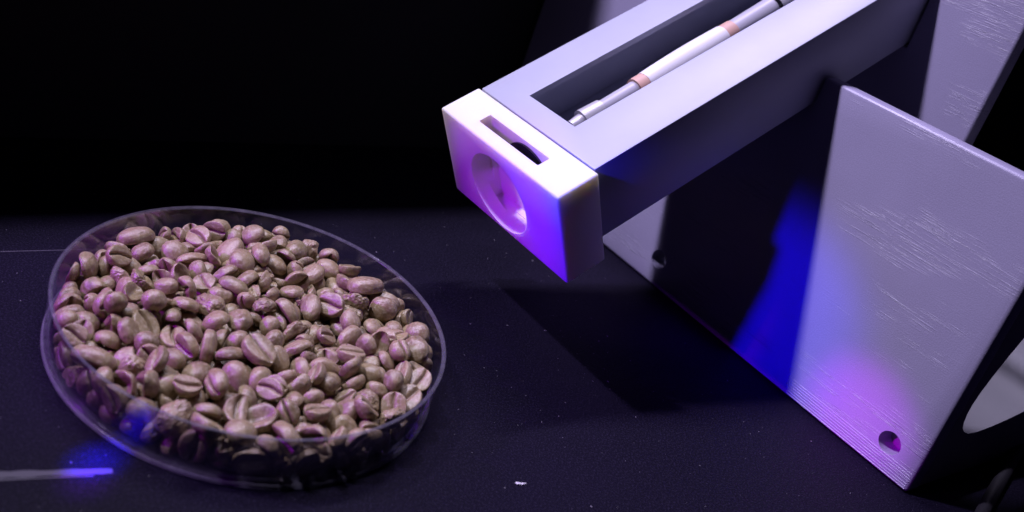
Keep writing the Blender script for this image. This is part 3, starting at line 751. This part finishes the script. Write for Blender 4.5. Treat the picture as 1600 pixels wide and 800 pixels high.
0 3.2 -18.13 5.19 0.141 0.179 0.691 0.686 0.865 0.87 0.829
9 -11.69 18.15 8.17 0.487 0.229 0.731 0.42 0.78 0.732 0.682
13 -7.66 -13.02 4.26 0.224 -0.218 0.67 -0.674 0.718 0.712 0.684
2 -19.48 29.01 6.73 -0.284 -0.194 -0.933 0.108 0.786 0.777 0.67
10 -14.85 -1.07 4.93 0.06 0.847 -0.394 0.352 0.782 0.784 0.681
9 -9 -21.05 4.01 0.495 0.39 -0.361 -0.688 0.827 0.713 0.739
17 22.47 -6.06 5.47 0.481 -0.083 0.496 0.718 0.744 0.682 0.589
5 -1.78 33.6 6.39 0.259 -0.145 0.39 -0.872 0.847 0.812 0.722
7 13.55 -5.75 4.46 0.734 0.062 -0.335 -0.587 0.791 0.795 0.715
0 -13.51 -32.85 4.19 0.24 -0.079 -0.73 0.635 0.67 0.627 0.66
6 -8.13 32.98 6.55 0.019 0.266 -0.311 0.912 0.688 0.736 0.726
16 20.7 25.32 7.32 0.43 -0.168 -0.193 -0.866 0.798 0.767 0.67
4 26.94 16.98 4.62 0.675 -0.685 -0.218 -0.167 0.824 0.883 0.697
3 -17.68 -19.06 4.8 0.872 -0.478 0.037 0.104 0.855 0.844 0.725
4 40.7 -4.63 5.96 0.624 -0.144 0.559 -0.527 0.693 0.685 0.668
6 9.9 -19.52 3.95 0.053 -0.453 0.889 -0.033 0.77 0.74 0.637
10 -36.1 18.33 6.48 0.122 0.973 -0.073 0.182 0.698 0.783 0.689
16 -22.07 -23.68 4.21 0.361 0.302 -0.833 -0.29 0.83 0.756 0.659
5 -31.73 -5 4.73 0.285 0.799 0.121 -0.515 0.736 0.742 0.744
10 -0.42 -7.97 7.18 0.113 -0.791 0.565 0.205 0.809 0.699 0.621
1 -10.88 8.31 6.65 0.021 -0.116 -0.139 0.983 0.77 0.791 0.665
9 -8.02 25.57 8.99 0.245 0.752 0.494 -0.361 0.621 0.63 0.642
7 -40.69 4.78 3.38 0.19 -0.241 0.439 0.845 0.601 0.634 0.535
19 4.12 17.23 4.27 0.162 -0.196 0.81 -0.529 0.727 0.666 0.669
10 -15.88 -0.72 5.78 0.807 -0.336 -0.209 0.438 0.642 0.679 0.627
11 36.05 18.22 6.35 0.645 -0.156 -0.139 0.735 0.746 0.676 0.662
16 -28.89 -21.26 3.59 0.357 -0.722 0.548 -0.226 0.906 0.86 0.722
4 -1.53 -28.97 4.31 0.667 0.397 -0.628 0.058 0.673 0.68 0.635
9 6.98 41.02 4.73 0.357 0.185 -0.736 0.545 0.652 0.684 0.72
14 16.24 36.85 5.52 0.152 -0.277 0.916 -0.246 0.769 0.705 0.69
9 14.17 19.13 7.31 0.243 -0.89 0.332 0.198 0.793 0.809 0.864
2 -13.24 3.21 4.84 0.515 0.213 0.506 0.658 0.844 0.763 0.679
7 11.38 12.05 5.28 0.591 0.493 0.213 -0.602 0.776 0.805 0.63
0 -5.38 -17.44 4.3 0.07 -0.667 0.741 -0.012 0.626 0.604 0.618
4 7.89 -9.59 4.94 0.34 -0.619 -0.197 -0.68 0.743 0.657 0.679
6 18.69 -18.65 6.19 0.523 -0.069 -0.616 -0.585 0.669 0.712 0.687
8 -10.5 35.92 5.7 0.895 -0.187 0.033 -0.405 0.728 0.778 0.8
12 -10.13 -2.75 4.96 0.407 0.303 -0.117 -0.853 0.701 0.661 0.617
2 12.88 1.12 2.82 0.155 0.034 -0.004 0.987 0.876 0.883 0.795
2 -11.03 -16.27 2.73 0.419 -0.029 -0.016 -0.907 0.761 0.805 0.725
10 -5.65 -25.61 2.6 0.861 -0.008 -0.026 0.508 0.932 0.862 0.835
18 -14.83 9.55 4.88 0.535 0.273 -0.757 -0.258 0.771 0.767 0.72
2 -31.31 -12.56 3.87 0.555 0.148 -0.326 -0.751 0.817 0.737 0.671
17 2.55 31.66 3.33 0.952 0.211 0.103 0.195 0.709 0.69 0.61
10 8.6 33.51 4.32 0.071 -0.491 0.776 -0.39 0.85 0.828 0.83
6 -5.64 23.78 5.55 -0.013 -0.517 0.854 0.063 0.773 0.791 0.747
4 23.87 29.17 8.41 0.264 -0.01 -0.296 0.918 0.847 0.784 0.714
13 29.22 20.68 4.15 0.621 -0.77 -0.146 -0.003 0.772 0.788 0.713
10 -33.73 -0.29 2.44 0.639 0.017 0.005 -0.769 0.812 0.863 0.773
5 18.05 25.17 4.69 0.112 -0.374 -0.666 -0.636 0.824 0.76 0.706
0 -16.75 -12.88 4.27 0.023 0.745 -0.661 -0.087 0.717 0.64 0.629
11 2.86 8.81 6.99 0.019 -0.311 0.154 0.938 0.677 0.652 0.612
6 27.91 -6 2.74 0.994 0.027 -0.038 0.1 0.887 0.815 0.821
9 -11.86 -29.69 4.3 0.502 0.487 -0.57 -0.432 0.822 0.789 0.863
11 -3.79 -8.63 2.62 0.977 0.016 0.036 -0.208 0.825 0.845 0.815
16 15.52 -21.57 2.97 0.319 0.035 0.119 0.94 0.758 0.777 0.715
3 -2.85 39.12 5.7 0.396 0.09 -0.091 -0.909 0.841 0.879 0.783
10 23.53 22.83 4.96 0.403 -0.555 -0.421 -0.593 0.768 0.739 0.629
4 -11.92 -4.22 2.57 0.693 -0.012 -0.013 -0.721 0.738 0.655 0.666
5 -28.28 -14.8 2.55 0.943 0.01 0.01 0.333 0.782 0.691 0.649
1 -5.54 29.02 4.09 0.767 -0.372 -0.506 0.131 0.705 0.69 0.679
3 -31.81 6.64 2.65 0.425 -0.012 -0.02 0.905 0.761 0.785 0.618
5 18.75 15.89 4.14 0.366 0.322 -0.712 -0.505 0.692 0.71 0.715
0 11.9 19.48 2.72 -0.004 -0.407 -0.913 -0.013 0.782 0.736 0.691
2 1.28 10.62 2.72 0.019 -0.86 -0.509 -0.029 0.814 0.786 0.742
0 -22.66 -13.7 4.74 0.151 -0.317 0.755 -0.554 0.774 0.769 0.689
2 8.49 -2.92 2.77 0.961 -0.009 -0.037 -0.275 0.743 0.705 0.75
5 1 -24.7 5.27 0.306 0.152 -0.862 0.374 0.822 0.754 0.721
8 -28.61 -8 6.76 0.096 0.691 -0.604 -0.385 0.801 0.816 0.839
6 14.59 13 2.51 0.411 0.042 0.006 0.911 0.666 0.661 0.64
7 1.62 -5.84 2.66 0.192 -0.002 0.01 -0.981 0.738 0.66 0.601
7 7.68 -13.75 3.01 0.502 -0.043 0.029 0.863 0.809 0.867 0.812
13 40.91 -1.37 3.06 0.505 0.35 0.464 -0.638 0.697 0.644 0.617
9 0.67 -33.03 4.3 0.554 -0.02 0.829 -0.071 0.747 0.791 0.791
11 -10.36 21.93 7.34 0.258 -0.005 0.956 0.142 0.742 0.74 0.668
0 -5.42 17.65 2.87 0.635 -0.023 -0.002 -0.772 0.813 0.855 0.783
4 20 29.88 4.34 0.614 0.688 -0.26 -0.288 0.812 0.904 0.738
5 -20.04 9.43 2.66 0.484 0.001 0.014 0.875 0.784 0.777 0.737
7 -35.16 -8.17 2.73 0.495 -0.005 -0.01 0.869 0.833 0.751 0.747
2 -2.58 5.92 2.53 0.639 0.021 -0.014 0.769 0.732 0.705 0.59
3 -10.88 -10.07 2.92 0.032 -0.196 0.979 0.035 0.767 0.81 0.704
6 14.88 7.29 3.48 -0.113 -0.89 0.406 0.174 0.709 0.749 0.601
4 -19.9 -26.84 3.89 0.096 -0.983 0.132 0.08 0.591 0.637 0.625
4 28.48 -11.31 4.2 0.367 -0.363 0.148 0.844 0.74 0.665 0.669
1 -22.45 33.43 3.43 0.283 -0.252 0.049 0.924 0.782 0.738 0.639
7 -25.12 13.96 4.55 0.636 -0.466 0.615 -0.034 0.82 0.813 0.7
9 -36.47 10.43 3.56 0.082 -0.856 0.344 0.377 0.727 0.663 0.725
7 -7.18 24.37 2.63 -0.003 -0.312 -0.95 -0.009 0.791 0.79 0.669
7 -9.23 19.23 3.97 0.527 -0.583 -0.383 0.485 0.744 0.726 0.712
15 4.56 28.15 3.48 -0.132 -0.288 0.879 0.356 0.879 0.79 0.706
16 -24.29 7.83 4.13 0.154 -0.823 0.389 0.385 0.685 0.717 0.634
6 4.79 7.37 4.91 0.731 -0.346 -0.584 0.074 0.72 0.704 0.625
0 28.37 28.88 2.51 0.001 -0.938 0.346 0.025 0.753 0.738 0.632
17 1.92 0.57 2.94 -0.028 -0.776 0.631 0.012 0.864 0.883 0.705
7 -7.43 -3.84 2.79 0.674 0.018 0.019 -0.738 0.821 0.706 0.681
11 7.39 1.89 4.11 0.088 0.854 -0.394 0.327 0.607 0.641 0.623
2 27.77 5.37 6.26 0.946 -0.043 0.241 0.214 0.693 0.704 0.658
4 12.48 -11.49 4.19 0.194 -0.313 -0.928 0.048 0.732 0.692 0.619
10 23.52 -1.11 2.43 -0.004 -0.13 -0.992 -0.001 0.764 0.793 0.693
6 32.93 -8.23 4.76 0.626 0.704 -0.012 0.335 0.754 0.759 0.725
16 14.48 -16.45 2.86 0.963 0.087 -0.013 -0.253 0.818 0.753 0.673
0 18.03 -2.55 2.65 -0.027 -0.729 0.683 -0.008 0.694 0.639 0.599
7 -18.01 36.26 2.55 -0.012 -0.775 -0.631 0.003 0.787 0.765 0.716
0 -7.38 36.74 2.54 0.991 -0.009 -0.032 0.133 0.641 0.718 0.67
17 -8.83 6.67 4.24 0.05 0.079 0.996 0.011 0.801 0.749 0.694
10 -28.43 17.85 2.34 0.989 -0.022 -0.016 -0.143 0.756 0.755 0.699
0 33.74 -3.01 4.21 0.506 0.528 -0.481 -0.483 0.801 0.701 0.654
5 -18.74 -31.84 2.5 0.013 -0.869 0.494 0 0.702 0.692 0.607
3 -33.55 21.11 2.64 0.941 -0.041 0.016 0.335 0.782 0.724 0.698
5 19.79 4.01 2.56 0.014 -0.99 0.144 0.005 0.645 0.682 0.631
4 30.87 -20.34 4.44 0.48 -0.827 0.113 -0.27 0.802 0.779 0.682
9 -8.51 1.53 4.09 0.281 -0.511 0.812 0.013 0.781 0.731 0.778
6 30.2 -13.73 2.45 0.84 0.019 0 0.542 0.726 0.743 0.59
4 -3.96 -35.12 4.3 0.543 0.776 0.02 0.32 0.841 0.74 0.727
2 40.42 0.88 4.29 0.018 0.059 0.759 0.648 0.707 0.759 0.678
16 3.71 -9.89 4.09 0.075 0.092 0.992 -0.041 0.744 0.659 0.612
9 6.43 -23.95 3.7 0.375 -0.618 -0.679 -0.126 0.611 0.622 0.645
10 -8.17 41.75 3.63 0.722 0.688 0.038 0.07 0.813 0.729 0.722
7 -22.31 21.69 4.12 0.436 0.187 0.712 0.518 0.799 0.843 0.721
7 27.88 15.2 4.11 0.036 -0.01 -0.695 0.718 0.769 0.791 0.653
13 -2.79 -4.34 2.67 0.01 -0.492 0.87 0.02 0.607 0.673 0.591
1 24.61 4.5 4.46 0.275 -0.736 0.516 -0.342 0.819 0.707 0.714
2 -14.06 -24.03 4.77 0.142 -0.848 -0.508 0.055 0.979 0.834 0.846
11 8.51 24.49 3.42 0.01 0.514 -0.852 -0.104 0.786 0.732 0.639
11 34.36 2.33 2.29 -0 -0.992 0.125 -0.02 0.587 0.634 0.62
7 16.7 37.25 2.42 0.586 -0.005 -0.008 0.81 0.705 0.679 0.599
6 -26.45 4.35 3.93 0.274 0.292 0.442 0.803 0.663 0.645 0.543
0 15.48 -7.62 4.39 0.027 -0.732 0.586 -0.346 0.667 0.618 0.553
9 -12.86 24.79 3.84 0.035 -0.491 0.87 -0.007 0.736 0.815 0.819
7 12.4 28.83 2.79 0.227 -0.002 -0.011 0.974 0.821 0.833 0.822
6 -25.07 19.86 3.38 0.224 -0.439 -0.829 0.264 0.669 0.638 0.565
0 -37.92 15.33 3.71 0.152 0.825 0.53 0.125 0.733 0.67 0.618
4 3.65 22.25 2.79 0.296 0.055 0.093 0.949 0.772 0.78 0.705
2 -27.02 -7.04 2.58 0.952 0.015 -0.035 0.304 0.743 0.685 0.662
16 -3.83 11.84 2.89 0.05 -0.447 0.89 -0.077 0.825 0.757 0.715
14 -2.7 40.01 2.49 0.557 -0.005 -0.002 0.83 0.877 0.816 0.722
11 -21.14 3.49 2.4 0.006 -0.964 -0.266 -0.017 0.723 0.777 0.7
5 -19.04 30.41 4.28 0.249 -0.144 0.923 -0.255 0.816 0.844 0.751
9 32.89 17.16 3.52 0.004 0.057 0.213 0.975 0.842 0.743 0.719
11 9.81 15.46 3.81 0.074 -0.09 -0.887 0.447 0.688 0.646 0.6
2 25.76 -17.35 2.71 0.921 -0.014 -0.036 -0.388 0.733 0.753 0.742
17 39.2 5.51 2.69 0.198 -0.015 0.029 -0.98 0.737 0.762 0.658
16 20.28 -7.17 2.66 0.192 0.006 0.081 0.978 0.698 0.682 0.563
16 -33.49 -18.63 2.73 0.883 0.07 0.047 0.461 0.823 0.782 0.671
14 -17.7 -22.83 3.72 0.166 -0.819 0.066 0.545 0.768 0.67 0.63
8 16.97 21.08 3.78 0.143 0.663 -0.727 -0.106 0.841 0.808 0.804
0 40.53 11.77 4.15 0.567 0.545 -0.449 -0.424 0.828 0.766 0.727
10 26.02 -25.03 4.07 0.223 -0.214 0.901 0.304 0.62 0.637 0.621
1 -3.66 28.84 3.9 0.54 0.669 0.405 0.313 0.706 0.689 0.596
6 7.49 -30.11 2.65 0.05 -0.703 -0.709 -0.019 0.685 0.733 0.72
18 21.88 -21.01 4.47 0.299 -0.864 0.397 -0.084 0.822 0.8 0.686
0 34.87 9.62 4.37 0.4 0.889 -0.224 0.004 0.742 0.791 0.718
0 -27.95 10.91 2.59 -0.015 -1 -0.02 0.01 0.67 0.645 0.627
16 18.52 -30.54 3.8 0.02 -0.306 0.781 -0.544 0.834 0.793 0.724
0 -27.02 30.22 3.69 0.015 0.018 -0.999 -0.048 0.665 0.626 0.64
0 7.1 11.83 2.64 0.591 -0.016 -0.005 0.807 0.669 0.673 0.603
9 -29.85 26.15 3.64 0.282 0.933 -0.222 -0.018 0.735 0.826 0.765
15 24.15 26.01 3.79 0.39 -0.149 0.721 0.554 0.726 0.712 0.668
6 -18.57 25.12 2.45 0.51 -0.04 -0.047 -0.858 0.642 0.675 0.664
7 28.53 23.85 3.56 0.036 0.151 -0.747 -0.646 0.635 0.681 0.592
9 -9.57 31.96 3.51 0.091 -0.851 0.47 0.218 0.847 0.774 0.723
10 29.71 6.08 2.37 -0.01 -0.491 -0.871 0.013 0.767 0.804 0.679
1 10.47 6.99 2.6 0.638 0.006 -0.015 -0.77 0.673 0.625 0.619
9 29.05 0.52 4.02 0.198 -0.93 0.268 -0.156 0.873 0.856 0.767
10 15 33.52 3.29 0.049 -0.008 0.957 0.285 0.774 0.75 0.694
11 -13.54 34.5 3.27 0.465 -0.814 0.344 0.052 0.619 0.624 0.526
11 18.02 -11.33 2.45 0.162 -0.016 -0.005 -0.987 0.779 0.741 0.709
6 -17.06 21.35 4.22 0.016 -0.55 0.635 0.542 0.742 0.648 0.567
6 -20.17 15.96 2.57 0.542 -0.03 -0.044 -0.839 0.811 0.744 0.729
5 -0.19 34.84 4.04 0.372 -0.679 -0.631 -0.044 0.754 0.69 0.593
11 -4.53 34.15 3.96 0.293 0.799 -0.064 0.521 0.687 0.677 0.615
3 37.42 -1.72 4.81 -0.311 -0.528 -0.593 -0.523 0.84 0.798 0.74
7 2.89 41.14 2.49 0.008 -0.998 0.029 0.054 0.719 0.664 0.667
17 24.77 10.78 3.85 0.231 0.686 -0.68 -0.114 0.677 0.599 0.561
0 5.96 36.18 3.91 -0.357 -0.921 0.094 -0.124 0.842 0.811 0.75
2 -33.69 23.25 4.97 0.491 -0.125 -0.296 -0.81 0.692 0.652 0.627
12 28.6 10.13 3.42 0.656 -0.092 0.748 -0.051 0.862 0.789 0.821
1 -16.19 27.7 5.53 0.117 0.514 -0.449 0.721 0.688 0.645 0.67
5 19.21 35.24 4.19 -0.358 -0.525 0.75 0.185 0.72 0.715 0.659
18 23.23 32.36 2.52 0.006 -0.697 0.717 -0.016 0.765 0.697 0.636
9 -13.55 38.41 3.45 0.017 -0.909 0.401 0.109 0.828 0.856 0.796
11 -5.61 -31.94 3.67 0.098 0.96 0.262 -0.021 0.696 0.763 0.662
8 -13.8 30.78 3.33 0.18 -0.34 -0.82 0.425 0.691 0.66 0.619
13 22.1 15.12 4.08 0.527 -0.585 0.445 -0.426 0.659 0.736 0.66
7 35.64 14.25 4.2 0.186 -0.538 0.484 -0.664 0.769 0.751 0.639
4 -21.11 11.49 5.7 0.669 -0.016 -0.152 -0.728 0.708 0.694 0.648
8 11.66 39.15 3.89 0.194 0.195 -0.287 0.918 0.917 0.857 0.866
5 5.84 6.12 4.17 0.556 0.66 0.389 0.323 0.707 0.699 0.647
12 -11.7 16.14 3.65 0.608 0.648 -0.113 -0.445 0.683 0.686 0.649
3 -12.22 28.44 6.38 0.296 0.259 0.234 0.889 0.909 0.873 0.687
12 31.55 12.42 4.03 0.268 0.051 -0.625 -0.732 0.671 0.681 0.645
4 -26 -11.93 4.54 -0.214 -0.533 -0.73 0.37 0.789 0.841 0.713
7 25.27 30.78 5.39 0.053 -0.158 0.985 0.034 0.93 0.838 0.838
4 37.43 19.67 3.79 0.634 0.549 -0.477 -0.264 0.82 0.743 0.769
6 4.06 -10.59 7.97 0.318 0.155 0.433 0.829 0.684 0.67 0.604
13 4.96 -5.29 4.97 0.92 0.187 0.333 0.086 0.88 0.836 0.688
0 -9.66 12.34 4.55 0.173 0.984 -0.005 0.043 0.788 0.839 0.714
2 23.13 33.21 6.62 -0.546 -0.487 -0.67 0.126 0.66 0.752 0.627
'''
MESH = []
for i, (k, L, W_, T) in enumerate(KINDS):
    vs, fs = bean_shape(k, L, W_, T, i + 1, 26)
    me = bpy.data.meshes.new('coffee_bean'); me.from_pydata([v * MM for v in vs], [], fs)
    for p in me.polygons: p.use_smooth = True
    me.attributes.new('cut', 'FLOAT', 'POINT').data.foreach_set('value', bean_shape.cuts)
    me.materials.append(T_BEAN); MESH.append(me)
rows = [[float(x) for x in l.split()] for l in BEANS.strip().splitlines()]
rows, DEEP = rows[:300], rows[300:]
def pix(p):
    d = Vector(p) - CAM; z = d.dot(f_); return d.dot(R_) / z, -d.dot(U_) / z
HOURS = 'twelve one two three four five six seven eight nine ten eleven'.split()
desc = []
cx0, cy0 = pix((0, 0, 9))
for b in rows:
    i = int(b[0]); kind = KINDS[i][0]; q = Quaternion(b[4:8]); up = (q @ Vector((0, 0, 1))).z
    size = KINDS[i][1] * b[8]
    look = {'whole': 'coffee bean', 'round': 'round coffee bean', 'shell': 'hollow shell coffee bean', 'broken': 'broken coffee bean', 'curled': 'curled coffee bean', 'wrinkled': 'wrinkled coffee bean'}[kind]
    look = ('large ' if size > 9.3 else 'small ' if size < 7.3 else '') + look
    pose = 'domed back up' if up > .5 else 'creased side up' if up < -.5 else 'tipped on edge'
    if kind == 'round': pose = 'in the heap'
    rad = math.hypot(b[1], b[2]); x, y = pix(b[1:4]); x -= cx0; y -= cy0
    a = math.degrees(math.atan2(x, -y * 1.35)) % 360; hr = HOURS[int((a + 15) // 30) % 12]
    where = 'at the heap centre' if rad < 11 else f"{'against the rim' if rad > 37 else 'near the rim' if rad > 26 else 'near the centre'} at {hr} o'clock"
    desc.append([f'{look}, {pose}, {where}', x, y, rad])
same = {}
for k, d in enumerate(desc): same.setdefault(d[0], []).append(k)
ORD = {2: ('upper', 'lower'), 3: ('uppermost', 'middle', 'lowest')}
for t, ks in same.items():
    if len(ks) in ORD:
        for wd, k in zip(ORD[len(ks)], sorted(ks, key=lambda k: desc[k][2])): desc[k][0] = f"{wd} {t}"
    elif len(ks) > 3:
        for n_, k in enumerate(sorted(ks, key=lambda k: desc[k][2])): desc[k][0] = f"{'first second third fourth fifth sixth seventh eighth ninth'.split()[n_]} {t}"
for b, d in zip(rows, desc):
    o = bpy.data.objects.new('coffee_bean', MESH[int(b[0])]); COL.objects.link(o)
    o.location = Vector(b[1:4]) * MM; o.rotation_mode = 'QUATERNION'; o.rotation_quaternion = b[4:8]; o.scale = b[8:11]
    tag(o, d[0], 'coffee bean', 'green coffee beans heaped in the dish')

# the beans that lie hidden under the top layer, joined
bm = bmesh.new()
for b in DEEP:
    i = int(b[0]); k, L, W_, T = KINDS[i]; vs, fs = bean_shape(k, L, W_, T, i + 1, 12); q = Quaternion(b[4:8]).to_matrix(); D = Matrix.Diagonal(b[8:11])
    nv = [bm.verts.new(q @ (D @ v) + Vector(b[1:4])) for v in vs]
    for f in fs: bm.faces.new([nv[j] for j in f])
tag(finish('coffee_beans', bm, T_BEAN, smooth=60), 'green coffee beans buried under the top layer of the heap', 'coffee beans', kind='stuff')
